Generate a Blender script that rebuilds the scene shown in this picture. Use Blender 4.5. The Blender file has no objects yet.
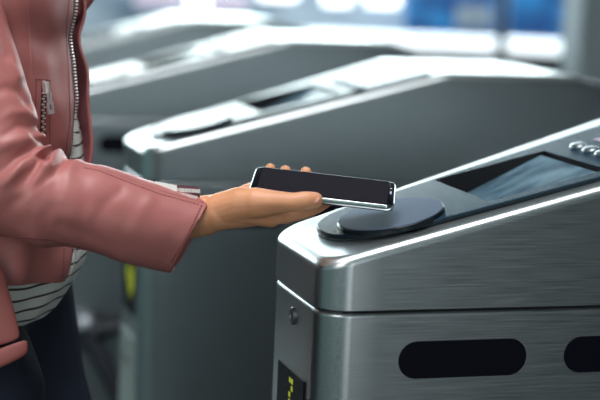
import bpy, bmesh, math, random
from mathutils import Vector, Matrix, noise
from mathutils.bvhtree import BVHTree
random.seed(4)
SC = bpy.context.scene
COL = SC.collection
# ------------------------------------------------------------------ camera
FPX = 1600.0
CAM = Vector((-0.4736, -1.4388, 1.2888))
YAW, PIT, ROL = 0.3009, 0.1506, 0.0434
CF = Vector((math.sin(YAW)*math.cos(PIT), math.cos(YAW)*math.cos(PIT), -math.sin(PIT)))
_R = Vector((math.cos(YAW), -math.sin(YAW), 0)); _U = _R.cross(CF)
CR = math.cos(ROL)*_R + math.sin(ROL)*_U
CU = -math.sin(ROL)*_R + math.cos(ROL)*_U
def W(x, y, d): return CAM + (CF + CR*((x-300)/FPX) + CU*((200-y)/FPX))*d
def ray(x, y): return (CF + CR*((x-300)/FPX) + CU*((200-y)/FPX)).normalized()
cd = bpy.data.cameras.new('camera'); cam = bpy.data.objects.new('camera', cd); COL.objects.link(cam)
cam.matrix_world = Matrix.Translation(CAM) @ Matrix((CR, CU, -CF)).transposed().to_4x4()
cd.sensor_width = 36; cd.lens = 36*FPX/600; cd.clip_start = .05; cd.clip_end = 200
cd.dof.use_dof = True; cd.dof.focus_distance = 1.61; cd.dof.aperture_fstop = 3.5
SC.camera = cam
E1 = Vector((_R.x, _R.y, 0)); E2 = Vector((-_R.y, _R.x, 0)); E3 = Vector((0,0,1))

# ------------------------------------------------------------------ materials
def nt(name):
    m = bpy.data.materials.new(name); m.use_nodes = True
    t = m.node_tree; b = t.nodes['Principled BSDF']; return m, t, b
def lk(t, a, b): t.links.new(a, b)
def simple(name, col, rough=.5, metal=0, bump=0, bscale=200, em=None, es=0, var=0, vscale=8, coat=0, spec=None):
    m, t, b = nt(name)
    b.inputs['Base Color'].default_value = (*col, 1); b.inputs['Roughness'].default_value = rough
    b.inputs['Metallic'].default_value = metal
    if spec is not None: b.inputs['Specular IOR Level'].default_value = spec
    if coat: b.inputs['Coat Weight'].default_value = coat; b.inputs['Coat Roughness'].default_value = .1
    if em: b.inputs['Emission Color'].default_value = (*em, 1); b.inputs['Emission Strength'].default_value = es
    tc = t.nodes.new('ShaderNodeTexCoord')
    if bump:
        n = t.nodes.new('ShaderNodeTexNoise'); n.inputs['Scale'].default_value = bscale; n.inputs['Detail'].default_value = 4
        bp = t.nodes.new('ShaderNodeBump'); bp.inputs['Strength'].default_value = bump; bp.inputs['Distance'].default_value = .001
        lk(t, tc.outputs['Object'], n.inputs['Vector']); lk(t, n.outputs['Fac'], bp.inputs['Height']); lk(t, bp.outputs['Normal'], b.inputs['Normal'])
    if var:
        n = t.nodes.new('ShaderNodeTexNoise'); n.inputs['Scale'].default_value = vscale; n.inputs['Detail'].default_value = 3
        mx = t.nodes.new('ShaderNodeMix'); mx.data_type = 'RGBA'
        mx.inputs[6].default_value = (*[c*(1-var) for c in col], 1); mx.inputs[7].default_value = (*[min(1, c*(1+var)) for c in col], 1)
        lk(t, tc.outputs['Object'], n.inputs['Vector']); lk(t, n.outputs['Fac'], mx.inputs[0]); lk(t, mx.outputs[2], b.inputs['Base Color'])
    return m
def brushed(name, col, rough, streak=(6, 260, 260), amt=.22, colvar=.12):
    m, t, b = nt(name)
    b.inputs['Metallic'].default_value = 1
    tc = t.nodes.new('ShaderNodeTexCoord'); mp = t.nodes.new('ShaderNodeMapping'); mp.inputs['Scale'].default_value = streak
    n = t.nodes.new('ShaderNodeTexNoise'); n.inputs['Scale'].default_value = 3; n.inputs['Detail'].default_value = 5
    lk(t, tc.outputs['Object'], mp.inputs['Vector']); lk(t, mp.outputs['Vector'], n.inputs['Vector'])
    r = t.nodes.new('ShaderNodeMapRange'); r.inputs['To Min'].default_value = rough-amt*.5; r.inputs['To Max'].default_value = rough+amt*.5
    r.inputs['From Min'].default_value = .3; r.inputs['From Max'].default_value = .7
    lk(t, n.outputs['Fac'], r.inputs['Value']); lk(t, r.outputs['Result'], b.inputs['Roughness'])
    mx = t.nodes.new('ShaderNodeMix'); mx.data_type = 'RGBA'
    mx.inputs[6].default_value = (*[c*(1-colvar) for c in col], 1); mx.inputs[7].default_value = (*[min(1, c*(1+colvar)) for c in col], 1)
    lk(t, r.outputs['Result'], mx.inputs[0]); 
    n2 = t.nodes.new('ShaderNodeMapRange'); n2.inputs['From Min'].default_value = .3; n2.inputs['From Max'].default_value = .7
    lk(t, n.outputs['Fac'], n2.inputs['Value']); lk(t, n2.outputs['Result'], mx.inputs[0]); lk(t, mx.outputs[2], b.inputs['Base Color'])
    bp = t.nodes.new('ShaderNodeBump'); bp.inputs['Strength'].default_value = .008; bp.inputs['Distance'].default_value = .001
    lk(t, n.outputs['Fac'], bp.inputs['Height']); lk(t, bp.outputs['Normal'], b.inputs['Normal'])
    return m
M = {}
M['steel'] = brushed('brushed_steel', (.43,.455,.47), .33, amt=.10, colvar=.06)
M['steel_top'] = brushed('lit_steel_top', (.82,.87,.88), .33, amt=.04, colvar=.03)  # lit copy of the steel, paled for reflected daylight
M['seam'] = simple('seam_shadow', (.01,.01,.012), .8)
M['console'] = simple('console_slate', (.018,.040,.058), .18, bump=.05, bscale=900, spec=.12)
M['console_edge'] = simple('console_dark_edge', (.012,.02,.026), .4)
M['pad'] = simple('reader_pad_grey', (.095,.125,.175), .12, spec=.10)
M['padlip'] = simple('reader_lip', (.008,.012,.016), .25)
M['blackglass'] = simple('black_glass', (.004,.004,.009), .45, spec=.1)
M['well'] = simple('display_well_black', (.002,.002,.003), .6)
M['button'] = simple('button_steel', (.42,.47,.5), .35, metal=1)
M['label'] = simple('lavender_label', (.38,.33,.43), .6)
M['knob'] = simple('lock_steel', (.22,.24,.26), .4, metal=1)
M['led'] = simple('led_yellow_green', (.4,.5,.02), .4, em=(.42,.46,.02), es=.4)
M['ticket'] = simple('pale_plate', (.33,.39,.36), .5)
M['arm_dark'] = simple('barrier_arm_black', (.008,.01,.018), .5)
M['chrome'] = simple('chrome', (.4,.46,.48), .3, metal=1)
M['silver'] = simple('phone_silver', (.62,.68,.68), .22, metal=1)
M['phoneglass'] = simple('phone_black_glass', (.004,.004,.006), .22, spec=.06)
M['phonescreen'] = simple('phone_screen_off', (.016,.014,.019), .3, spec=.06)
M['sensor'] = simple('phone_lens', (.35,.4,.5), .2)
for k_, io in (('pad',1.10),('console',1.09),('phoneglass',1.12),('phonescreen',1.10),('console_edge',1.2),('padlip',1.3)):
    b_ = M[k_].node_tree.nodes['Principled BSDF']; b_.inputs['IOR'].default_value = io; b_.inputs['Specular IOR Level'].default_value = .5
# display screen: blue-grey reflection painted as cloudy colour and faint emission
m, t, b = nt('display_screen'); M['screen'] = m
tc = t.nodes.new('ShaderNodeTexCoord'); mp = t.nodes.new('ShaderNodeMapping'); mp.inputs['Scale'].default_value = (18, 30, 18)
n = t.nodes.new('ShaderNodeTexNoise'); n.inputs['Scale'].default_value = 1.2; n.inputs['Detail'].default_value = 6
cr = t.nodes.new('ShaderNodeValToRGB'); cr.color_ramp.elements[0].position = .35; cr.color_ramp.elements[0].color = (.03,.06,.085,1)
cr.color_ramp.elements[1].position = .7; cr.color_ramp.elements[1].color = (.12,.20,.25,1)
lk(t, tc.outputs['Object'], mp.inputs['Vector']); lk(t, mp.outputs['Vector'], n.inputs['Vector']); lk(t, n.outputs['Fac'], cr.inputs['Fac'])
lk(t, cr.outputs['Color'], b.inputs['Base Color']); lk(t, cr.outputs['Color'], b.inputs['Emission Color']); b.inputs['Emission Strength'].default_value = .45
b.inputs['Roughness'].default_value = .3
# leather
def leather(name, col, rough=.42):
    m, t, b = nt(name)
    tc = t.nodes.new('ShaderNodeTexCoord')
    n = t.nodes.new('ShaderNodeTexNoise'); n.inputs['Scale'].default_value = 9; n.inputs['Detail'].default_value = 5
    mx = t.nodes.new('ShaderNodeMix'); mx.data_type = 'RGBA'
    mx.inputs[6].default_value = (*[c*.86 for c in col], 1); mx.inputs[7].default_value = (*[c*1.12 for c in col], 1)
    lk(t, tc.outputs['Object'], n.inputs['Vector']); lk(t, n.outputs['Fac'], mx.inputs[0]); lk(t, mx.outputs[2], b.inputs['Base Color'])
    v = t.nodes.new('ShaderNodeTexVoronoi'); v.inputs['Scale'].default_value = 900
    lk(t, tc.outputs['Object'], v.inputs['Vector'])
    n3 = t.nodes.new('ShaderNodeTexNoise'); n3.inputs['Scale'].default_value = 28; n3.inputs['Detail'].default_value = 4; lk(t, tc.outputs['Object'], n3.inputs['Vector'])
    bp = t.nodes.new('ShaderNodeBump'); bp.inputs['Strength'].default_value = .12; bp.inputs['Distance'].default_value = .0006
    bp2 = t.nodes.new('ShaderNodeBump'); bp2.inputs['Strength'].default_value = .05; bp2.inputs['Distance'].default_value = .004
    lk(t, v.outputs['Distance'], bp.inputs['Height']); lk(t, n3.outputs['Fac'], bp2.inputs['Height'])
    lk(t, bp2.outputs['Normal'], bp.inputs['Normal']); lk(t, bp.outputs['Normal'], b.inputs['Normal'])
    b.inputs['Roughness'].default_value = rough; b.inputs['Specular IOR Level'].default_value = .45
    return m
M['leather'] = leather('pink_leather', (.41,.142,.130), .45)
M['leather2'] = leather('dark_pink_leather', (.36,.10,.12), .5)
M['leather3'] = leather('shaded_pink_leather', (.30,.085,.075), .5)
M['stitch'] = simple('pink_stitching', (.16,.035,.05), .7)
M['tape'] = simple('zip_tape', (.075,.014,.022), .8)
M['zip'] = simple('zip_silver', (.80,.76,.74), .35, metal=.55)
M['denim'] = simple('navy_denim', (.006,.010,.026), .75, bump=.4, bscale=1500, var=.35, vscale=12)
M['denim_stitch'] = simple('denim_seam', (.003,.005,.012), .8)
M['hair'] = simple('dark_brown_hair', (.03,.017,.01), .5, bump=.5, bscale=120)
M['shoe'] = simple('white_canvas', (.6,.6,.58), .7); M['sole'] = simple('shoe_sole', (.4,.4,.38), .7)
M['eye'] = simple('eye_white', (.7,.7,.68), .2); M['iris'] = simple('eye_iris', (.03,.015,.008), .2); M['lips'] = simple('lips', (.42,.12,.11), .4)
M['nail'] = simple('fingernail', (.66,.30,.22), .28)
# skin
m, t, b = nt('skin'); M['skin'] = m
tc = t.nodes.new('ShaderNodeTexCoord'); n = t.nodes.new('ShaderNodeTexNoise'); n.inputs['Scale'].default_value = 35; n.inputs['Detail'].default_value = 4
mx = t.nodes.new('ShaderNodeMix'); mx.data_type = 'RGBA'; mx.inputs[6].default_value = (.58,.24,.11,1); mx.inputs[7].default_value = (.74,.36,.20,1)
lk(t, tc.outputs['Object'], n.inputs['Vector']); lk(t, n.outputs['Fac'], mx.inputs[0]); lk(t, mx.outputs[2], b.inputs['Base Color'])
b.inputs['Roughness'].default_value = .48; b.inputs['Subsurface Weight'].default_value = .12; b.inputs['Subsurface Radius'].default_value = (.01,.004,.002); b.inputs['Subsurface Scale'].default_value = .6
n4 = t.nodes.new('ShaderNodeTexNoise'); n4.inputs['Scale'].default_value = 260; n4.inputs['Detail'].default_value = 3; lk(t, tc.outputs['Object'], n4.inputs['Vector'])
bp = t.nodes.new('ShaderNodeBump'); bp.inputs['Strength'].default_value = .25; bp.inputs['Distance'].default_value = .001; lk(t, n4.outputs['Fac'], bp.inputs['Height']); lk(t, bp.outputs['Normal'], b.inputs['Normal'])
# striped shirt
m, t, b = nt('striped_jersey'); M['shirt'] = m
tc = t.nodes.new('ShaderNodeTexCoord'); sp = t.nodes.new('ShaderNodeSeparateXYZ'); lk(t, tc.outputs['Object'], sp.inputs[0])
n = t.nodes.new('ShaderNodeTexNoise'); n.inputs['Scale'].default_value = 9; lk(t, tc.outputs['Object'], n.inputs['Vector'])
a1 = t.nodes.new('ShaderNodeMath'); a1.operation = 'MULTIPLY_ADD'; a1.inputs[1].default_value = .022; lk(t, n.outputs['Fac'], a1.inputs[0]); lk(t, sp.outputs['Z'], a1.inputs[2])
a2 = t.nodes.new('ShaderNodeMath'); a2.operation = 'MULTIPLY'; a2.inputs[1].default_value = 1/.0135; lk(t, a1.outputs[0], a2.inputs[0])
a3 = t.nodes.new('ShaderNodeMath'); a3.operation = 'FRACT'; lk(t, a2.outputs[0], a3.inputs[0])
a4 = t.nodes.new('ShaderNodeMath'); a4.operation = 'LESS_THAN'; a4.inputs[1].default_value = .2; lk(t, a3.outputs[0], a4.inputs[0])
mx = t.nodes.new('ShaderNodeMix'); mx.data_type = 'RGBA'; mx.inputs[6].default_value = (.66,.68,.64,1); mx.inputs[7].default_value = (.075,.05,.04,1)
lk(t, a4.outputs[0], mx.inputs[0]); lk(t, mx.outputs[2], b.inputs['Base Color']); b.inputs['Roughness'].default_value = .85

# ------------------------------------------------------------------ helpers
def mesh_obj(name, verts, faces, mat, parent=None, smooth=True):
    me = bpy.data.meshes.new(name); me.from_pydata([tuple(v) for v in verts], [], faces); me.update()
    return finish(name, me, mat, parent, smooth)
def finish(name, me, mat, parent=None, smooth=True):
    if mat: 
        me.materials.clear(); me.materials.append(mat)
    bm = bmesh.new(); bm.from_mesh(me); bmesh.ops.recalc_face_normals(bm, faces=bm.faces); bm.to_mesh(me); bm.free()
    for p in me.polygons: p.use_smooth = smooth
    o = bpy.data.objects.new(name, me); COL.objects.link(o)
    if parent: attach(o, parent)
    return o
def attach(o, parent):
    # child meshes are written in world space of a parent whose location is known
    o.parent = parent
    loc = parent.matrix_world.translation if parent.type == 'EMPTY' else Vector((0,0,0))
    if parent.type == 'EMPTY': 
        o.matrix_parent_inverse = Matrix.Translation(-parent.location)
def bm_obj(name, bm, mat, parent=None, smooth=True):
    me = bpy.data.meshes.new(name); bm.to_mesh(me); bm.free(); return finish(name, me, mat, parent, smooth)
def empty(name, loc):
    o = bpy.data.objects.new(name, None); o.location = loc; o.empty_display_size = .1; COL.objects.link(o); return o
def tag(o, label=None, cat=None, group=None, kind=None):
    if label: o['label'] = label
    if cat: o['category'] = cat
    if group: o['group'] = group
    if kind: o['kind'] = kind
    return o
def autosmooth(o, deg=35):
    me = o.data
    bm = bmesh.new(); bm.from_mesh(me)
    for e in bm.edges:
        e.smooth = not (len(e.link_faces) == 2 and e.calc_face_angle(0) > math.radians(deg))
    bm.to_mesh(me); bm.free()
    return o
def evaluated(o, mods):
    """run modifiers once and keep the plain mesh"""
    for typ, kw in mods:
        md = o.modifiers.new(typ, typ)
        for k, v in kw.items(): setattr(md, k, v)
    dg = bpy.context.evaluated_depsgraph_get(); dg.update()
    me = bpy.data.meshes.new_from_object(o.evaluated_get(dg)); old = o.data
    o.modifiers.clear(); o.data = me
    return o
def box_bm(bm, x0, x1, y0, y1, z0, z1, bev=0):
    r = bmesh.ops.create_cube(bm, size=1); vs = r['verts']
    for v in vs: v.co = Vector(((x0+x1)/2+v.co.x*(x1-x0), (y0+y1)/2+v.co.y*(y1-y0), (z0+z1)/2+v.co.z*(z1-z0)))
    if bev:
        es = list({e for v in vs for e in v.link_edges}); bmesh.ops.bevel(bm, geom=es, offset=bev, segments=2, affect='EDGES', profile=.5)
    return vs
def frame_from(a, b):
    t = (b-a).normalized(); u = t.cross(Vector((0,0,1)))
    if u.length < 1e-3: u = t.cross(Vector((1,0,0)))
    u.normalize(); return t, u, t.cross(u).normalized()
def capsule(V, Fc, a, b, ra, rb, n=20, hemi=5, sx=1.0, axis=None):
    """tapered capsule appended to V, Fc; sx flattens along 'axis'"""
    t, u, w = frame_from(a, b); L = (b-a).length
    rings = []
    for k in range(hemi+1):
        ph = -math.pi/2 + (math.pi/2)*k/hemi; rings.append((a + t*(ra*math.sin(ph)), max(ra*math.cos(ph), 1e-5)))
    for k in range(hemi+1):
        ph = (math.pi/2)*k/hemi; rings.append((b + t*(rb*math.sin(ph)), max(rb*math.cos(ph), 1e-5)))
    base = len(V)
    for c, r in rings:
        for i in range(n):
            th = 2*math.pi*i/n; d = u*math.cos(th)*r + w*math.sin(th)*r
            if axis is not None: d = d - axis*(d.dot(axis))*(1-sx)
            V.append(c+d)
    for k in range(len(rings)-1):
        for i in range(n):
            j = (i+1) % n; Fc.append((base+k*n+i, base+k*n+j, base+(k+1)*n+j, base+(k+1)*n+i))
    Fc.append(tuple(base+i for i in reversed(range(n)))); e = base+(len(rings)-1)*n; Fc.append(tuple(e+i for i in range(n)))
def chain(V, Fc, pts, rs, **k):
    for i in range(len(pts)-1): capsule(V, Fc, pts[i], pts[i+1], rs[i], rs[i+1], **k)
def ellipsoid(V, Fc, c, ax, n=24, m=14):
    base = len(V)
    for k in range(m+1):
        ph = -math.pi/2+math.pi*k/m; cc = max(math.cos(ph), 1e-4)
        for i in range(n):
            th = 2*math.pi*i/n; V.append(c + ax[0]*(math.cos(th)*cc) + ax[1]*(math.sin(th)*cc) + ax[2]*math.sin(ph))
    for k in range(m):
        for i in range(n):
            j = (i+1) % n; Fc.append((base+k*n+i, base+k*n+j, base+(k+1)*n+j, base+(k+1)*n+i))
    Fc.append(tuple(base+i for i in reversed(range(n)))); e = base+m*n; Fc.append(tuple(e+i for i in range(n)))
def crom(p, t):
    """catmull-rom through list of tuples/vectors p, t in 0..len-1"""
    n = len(p); i = min(int(t), n-2); f = t-i
    g = lambda k: p[max(0, min(n-1, k))]
    p0, p1, p2, p3 = g(i-1), g(i), g(i+1), g(i+2)
    return [0.5*((2*b)+(-a+c)*f+(2*a-5*b+4*c-d)*f*f+(-a+3*b-3*c+d)*f**3) for a, b, c, d in zip(p0, p1, p2, p3)]
def tube(bm_or, pts, r, n=8):
    V, Fc = bm_or
    base = len(V)
    for k, p in enumerate(pts):
        a = pts[max(0, k-1)]; b = pts[min(len(pts)-1, k+1)]; t, u, w = frame_from(a, b)
        for i in range(n):
            th = 2*math.pi*i/n; V.append(p+u*(r*math.cos(th))+w*(r*math.sin(th)))
    for k in range(len(pts)-1):
        for i in range(n):
            j = (i+1) % n; Fc.append((base+k*n+i, base+k*n+j, base+(k+1)*n+j, base+(k+1)*n+i))
    Fc.append(tuple(base+i for i in reversed(range(n)))); e = base+(len(pts)-1)*n; Fc.append(tuple(e+i for i in range(n)))

# ------------------------------------------------------------------ fare gate
GW, GT, GA = .188, .265, .2554       # nose width, flare, slope of the head
XP, XF, XE = .473, .70, 1.173         # peak start, peak end, far end
SPACING = .8696
ZS = .9485                             # seam height
def gz(x):
    if x < XP: return 1.0 + GA*x
    if x < XF: return 1.0 + GA*XP
    return 1.0 + GA*XP - GA*(x-XF)
def gw(x):
    if x < XP: return GW+GT*x
    if x < XF: return GW+GT*XP
    return max(GW, GW+GT*XP-GT*(x-XF))
CRAD = .031
def stations():
    s = [CRAD*(1-math.cos(math.pi/2*k/8)) for k in range(9)]
    s += [.06,.1,.15,.2,.25,.3,.35,.4,.44,XP-.012,XP-.004,XP+.004,XP+.012,.55,.62,XF-.012,XF-.004,XF+.004,XF+.012,.8,.9,1.0,1.08]
    s += [XE-CRAD*(1-math.cos(math.pi/2*k/8)) for k in range(8, -1, -1)]
    return s
ST = stations()
def gate_ring(inset, zf, exx=0):
    lo, hi = [], []
    cx = XE/2
    for x in ST:
        d = min(x, XE-x); c = 0
        if d < CRAD: c = CRAD - math.sqrt(max(0, CRAD**2-(CRAD-d)**2))
        xx = cx+(x-cx)*(1-inset/(XE/2))
        lo.append(Vector((xx, c+inset, zf(x)))); hi.append(Vector((xx, gw(x)-c-inset, zf(x))))
    return lo + hi[::-1]
def ring_solid(rings):
    V, Fc = [], []
    n = len(rings[0])
    for r in rings: V += r
    for k in range(len(rings)-1):
        for i in range(n):
            j = (i+1) % n; Fc.append((k*n+i, k*n+j, (k+1)*n+j, (k+1)*n+i))
    h = n//2
    for base, rev in ((0, True), ((len(rings)-1)*n, False)):
        for i in range(h-1):
            q = (base+i, base+i+1, base+n-2-i, base+n-1-i); Fc.append(q[::-1] if rev else q)
    return V, Fc
def on_top(x, y, h=0):  # point on the sloping head, h above it
    nrm = Vector((-GA, 0, 1)).normalized(); return Vector((x, y, 1+GA*x)) + nrm*h

def make_gate():
    root = empty('fare_gate', (0, 0, 0))
    # lower cabinet
    V, Fc = ring_solid([gate_ring(.001, lambda x: .0), gate_ring(.001, lambda x: ZS-.0055), gate_ring(.001, lambda x: ZS-.0035), gate_ring(.0025, lambda x: ZS-.0012)])
    autosmooth(mesh_obj('cabinet_body', V, Fc, M['steel'], root), 50)
    V, Fc = ring_solid([gate_ring(.006, lambda x: ZS-.003), gate_ring(.006, lambda x: ZS+.003)])
    mesh_obj('shadow_gap', V, Fc, M['seam'], root, False)
    # head: sides then a rounded rim and top in paler steel
    rings = [gate_ring(.0018, lambda x: ZS+.0008), gate_ring(0, lambda x: ZS+.0022), gate_ring(0, lambda x: ZS+.0040), gate_ring(0, lambda x: gz(x)-.0115-.0015)]
    rb = .0115
    side = ring_solid(rings + [gate_ring(rb*(1-math.cos(a)), lambda x, a=a: gz(x)-rb+rb*math.sin(a)) for a in [math.pi/2*k/6 for k in range(7)]])
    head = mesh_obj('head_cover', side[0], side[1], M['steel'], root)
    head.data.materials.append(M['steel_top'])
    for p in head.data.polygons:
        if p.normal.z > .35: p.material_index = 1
    # display recess: wedge, deep at the nose end
    x0, x1, y0, y1 = .190, .318, .045, .195
    def wedge(grow, toph, dep0, dep1):
        P = []
        for (x, y) in ((x0-grow, y0-grow), (x1+grow, y0-grow), (x1+grow, y1+grow), (x0-grow, y1+grow)):
            P.append(on_top(x, y, toph))
        for (x, y, d) in ((x0-grow, y0-grow, dep0), (x1+grow, y0-grow, dep1), (x1+grow, y1+grow, dep1), (x0-grow, y1+grow, dep0)):
            P.append(on_top(x, y, -d))
        return P
    FB = [(0,1,2,3), (7,6,5,4), (0,4,5,1), (1,5,6,2), (2,6,7,3), (3,7,4,0)]
    cutter = mesh_obj('cutter', wedge(.0015, .03, .036, .008), FB, M['well'], None, False)
    # console plate, rounded towards the nose, flaring with the head
    def plate_outline(d):
        pts = []
        cxp = .118; yl = .028; nb = 30
        ya = lambda x: yl - .006*min(1, max(0, (x-.11)/.2)); yb = lambda x: gw(x) - .026 - .055*x
        ym = (ya(cxp)+yb(cxp))/2; ry = (yb(cxp)-ya(cxp))/2; rx = cxp-.030
        for k in range(nb+1):                       # nose: near side round to far side
            th = -math.pi/2 - math.pi*k/nb
            e = .92
            c, s = math.cos(th), math.sin(th)
            pts.append((cxp + (rx-d)*math.copysign(abs(c)**e, c), ym + (ry-d)*math.copysign(abs(s)**e, s)))
        for x in (.16,.22,.28,.34,.40,.455): pts.append((x, yb(x)-d))
        for x in (.455,.40,.34,.28,.22,.16): pts.append((x, ya(x)+d))
        return pts
    hp = .0032
    lev = [(0, -.001), (0, hp-.002), (.0006, hp-.0008), (.002, hp)]
    V, Fc = [], []; outs = [plate_outline(d) for d, h in lev]; n = len(outs[0])
    for (d, h), o_ in zip(lev, outs): V += [on_top(x, y, h) for x, y in o_]
    for k in range(len(lev)-1):
        for i in range(n): j = (i+1) % n; Fc.append((k*n+i, k*n+j, (k+1)*n+j, (k+1)*n+i))
    Fc.append(tuple(range(n))[::-1]); Fc.append(tuple((len(lev)-1)*n+i for i in range(n)))
    plate = mesh_obj('console_plate', V, Fc, M['console'], root, False)
    plate.data.materials.append(M['console_edge'])
    for p in plate.data.polygons:
        if p.normal.z < .6: p.material_index = 1
    for o in (head, plate):
        evaluated(o, [('BOOLEAN', dict(object=cutter, operation='DIFFERENCE', solver='EXACT'))])
    autosmooth(head, 40); autosmooth(plate, 30)
    bpy.data.objects.remove(cutter)
    # well lining (four walls) and sunken screen
    P = wedge(.0009, hp-.0006, .0305, .0030)
    well = mesh_obj('display_well', P, [(0,4,5,1), (1,5,6,2), (2,6,7,3), (3,7,4,0), (7,6,5,4)], M['well'], root, False)
    P = [on_top(x0, y0, -.0285), on_top(x1-.003, y0, -.001), on_top(x1-.003, y1, -.001), on_top(x0, y1, -.0285)]
    P += [p+Vector((0,0,-.0015)) for p in P]
    mesh_obj('display_screen', P, [(0,1,2,3), (7,6,5,4), (0,4,5,1), (1,5,6,2), (2,6,7,3), (3,7,4,0)], M['screen'], root, False)
    # reader disc
    def disc(name, cx, cy, rx, ry, levels, mat):
        V, Fc = [], []; nn = 72
        for ins, h in levels:
            for i in range(nn):
                th = 2*math.pi*i/nn; V.append(on_top(cx+(rx-ins)*math.cos(th), cy+(ry-ins)*math.sin(th), h))
        for k in range(len(levels)-1):
            for i in range(nn): j = (i+1) % nn; Fc.append((k*nn+i, k*nn+j, (k+1)*nn+j, (k+1)*nn+i))
        Fc.append(tuple(range(nn))[::-1]); Fc.append(tuple((len(levels)-1)*nn+i for i in range(nn)))
        return autosmooth(mesh_obj(name, V, Fc, mat, root), 30)
    disc('reader_lip', .098, .083, .0535, .0615, [(0, hp-.001), (0, hp+.0034), (.0008, hp+.0040)], M['padlip'])
    disc('reader_pad', .098, .083, .0530, .0610, [(.001, hp+.003), (.0002, hp+.0046), (.0012, hp+.0054), (.02, hp+.0055)], M['pad'])
    # buttons in a row across the console and a small lavender label
    for k in range(5):
        by = .170-.0315*k; bx = .349-.0008*k
        V, Fc = [], []; nn = 32; base = 0
        lv = [(0, hp-.0005), (0, hp+.0022), (.0018, hp+.0036), (.006, hp+.0042)]
        for ins, h in lv:
            for i in range(nn):
                th = 2*math.pi*i/nn; V.append(on_top(bx+(.0085-ins)*math.cos(th), by+(.0115-ins)*math.sin(th), h))
        for q in range(len(lv)-1):
            for i in range(nn): j = (i+1) % nn; Fc.append((q*nn+i, q*nn+j, (q+1)*nn+j, (q+1)*nn+i))
        Fc.append(tuple(range(nn))[::-1]); Fc.append(tuple((len(lv)-1)*nn+i for i in range(nn)))
        mesh_obj('button', V, Fc, M['button'], root)
    P = [on_top(x, y, h) for h in (hp-.0002, hp+.0006) for x, y in ((.374,.160), (.390,.160), (.390,.186), (.374,.186))]
    o = mesh_obj('printed_label', P, [(4,5,6,7), (3,2,1,0), (0,4,5,1), (1,5,6,2), (2,6,7,3), (3,7,4,0)], M['label'], root, False); o['label'] = 'pale lavender printed label'
    # dark pill windows on both long sides
    def pill(xa, za, xb, zb, yf, sgn, name='sensor_window'):
        r = (zb-za)/2; V, Fc = [], []; outl = []
        for k in range(17): th = math.pi/2+math.pi*k/16; outl.append((xa+r+r*math.cos(th), za+r+r*math.sin(th)))
        for k in range(17): th = -math.pi/2+math.pi*k/16; outl.append((xb-r+r*math.cos(th), za+r+r*math.sin(th)))
        n = len(outl)
        for lift, ins in ((-.002, 0), (.0006, 0), (.0009, .0004)):
            for x, z in outl:
                cx = min(max(x, xa+r), xb-r); dx, dz = x-cx, z-(za+r); L = math.hypot(dx, dz) or 1
                V.append(Vector((x-dx/L*ins, yf(x)+sgn*lift, z-dz/L*ins)))
        for k in range(2):
            for i in range(n): j = (i+1) % n; Fc.append((k*n+i, k*n+j, (k+1)*n+j, (k+1)*n+i))
        Fc.append(tuple(2*n+i for i in range(n)))
        o = mesh_obj(name, V, Fc, M['blackglass'], root, False); return o
    for xa in (.082, .262, .70, .90):
        pill(xa, .880, xa+.138, .918, lambda x: .001, -1)
        pill(xa, .880, xa+.138, .918, lambda x: gw(x)-.001, 1)
    # front face: lock, led panel with arrow, pale ticket plate
    V, Fc = [], []; nn = 32; lv = [(.0085, .001), (.0085, -.0010), (.0078, -.0018), (.0062, -.0018), (.0055, -.0008), (.001, -.0006)]
    for r, dx in lv:
        for i in range(nn): th = 2*math.pi*i/nn; V.append(Vector((dx, .094+r*math.cos(th), .925+r*1.1*math.sin(th))))
    for q in range(len(lv)-1):
        for i in range(nn): j = (i+1) % nn; Fc.append((q*nn+i, q*nn+j, (q+1)*nn+j, (q+1)*nn+i))
    Fc.append(tuple((len(lv)-1)*nn+i for i in range(nn)))
    autosmooth(mesh_obj('lock', V, Fc, M['knob'], root), 30)
    bm = bmesh.new(); box_bm(bm, -.0008, .004, .046, .138, .735, .868, .0003); pn = bm_obj('led_panel', bm, M['blackglass'], root, False)
    # dotted arrow pointing left/down built from small leds
    V, Fc = [], []
    rows = 16; cols = 11
    for r in range(rows):
        for c in range(cols):
            yy = .054+.0076*c; zz = .858-.0076*r
            on = (4 <= c <= 5 and 0 <= r < 9 and (r+c) % 3) or (c <= 1 and 2 <= r < 9 and (r+c) % 3) or (8 <= r <= 13 and abs(c-3) <= 13-r)
            if not on: continue
            b0 = len(V); s_ = .0026
            V += [Vector((-.0013, yy-s_, zz-s_)), Vector((-.0013, yy+s_, zz-s_)), Vector((-.0013, yy+s_, zz+s_)), Vector((-.0013, yy-s_, zz+s_))]
            V += [Vector((-.0006, v.y, v.z)) for v in V[b0:b0+4]]
            Fc += [tuple(b0+i for i in q) for q in ((0,1,2,3), (0,4,5,1), (1,5,6,2), (2,6,7,3), (3,7,4,0))]
    o = mesh_obj('led_arrow', V, Fc, M['led'], root, False); o['label'] = 'yellow-green lit arrow'
    bm = bmesh.new(); box_bm(bm, -.002, .004, .050, .134, .52, .700, .001); o = bm_obj('ticket_plate', bm, M['ticket'], root, False); o['label'] = 'pale grey-green plate'
    bm = bmesh.new(); box_bm(bm, -.003, .001, .066, .118, .655, .660); bm_obj('ticket_slot', bm, M['well'], root, False)
    # tripod barrier on the aisle side
    hx, hz = .062, .520
    V, Fc = [], []
    lv = [(.045, .002), (.045, -.022), (.034, -.040), (.020, -.048), (.004, -.050)]
    for r, dy in lv:
        for i in range(32): th = 2*math.pi*i/32; V.append(Vector((hx+r*math.cos(th), dy, hz+r*math.sin(th))))
    for q in range(len(lv)-1):
        for i in range(32): j = (i+1) % 32; Fc.append((q*32+i, q*32+j, (q+1)*32+j, (q+1)*32+i))
    Fc.append(tuple(4*32+i for i in range(32)))
    autosmooth(mesh_obj('barrier_hub', V, Fc, M['knob'], root), 30)
    h0 = Vector((hx, -.034, hz))
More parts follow.
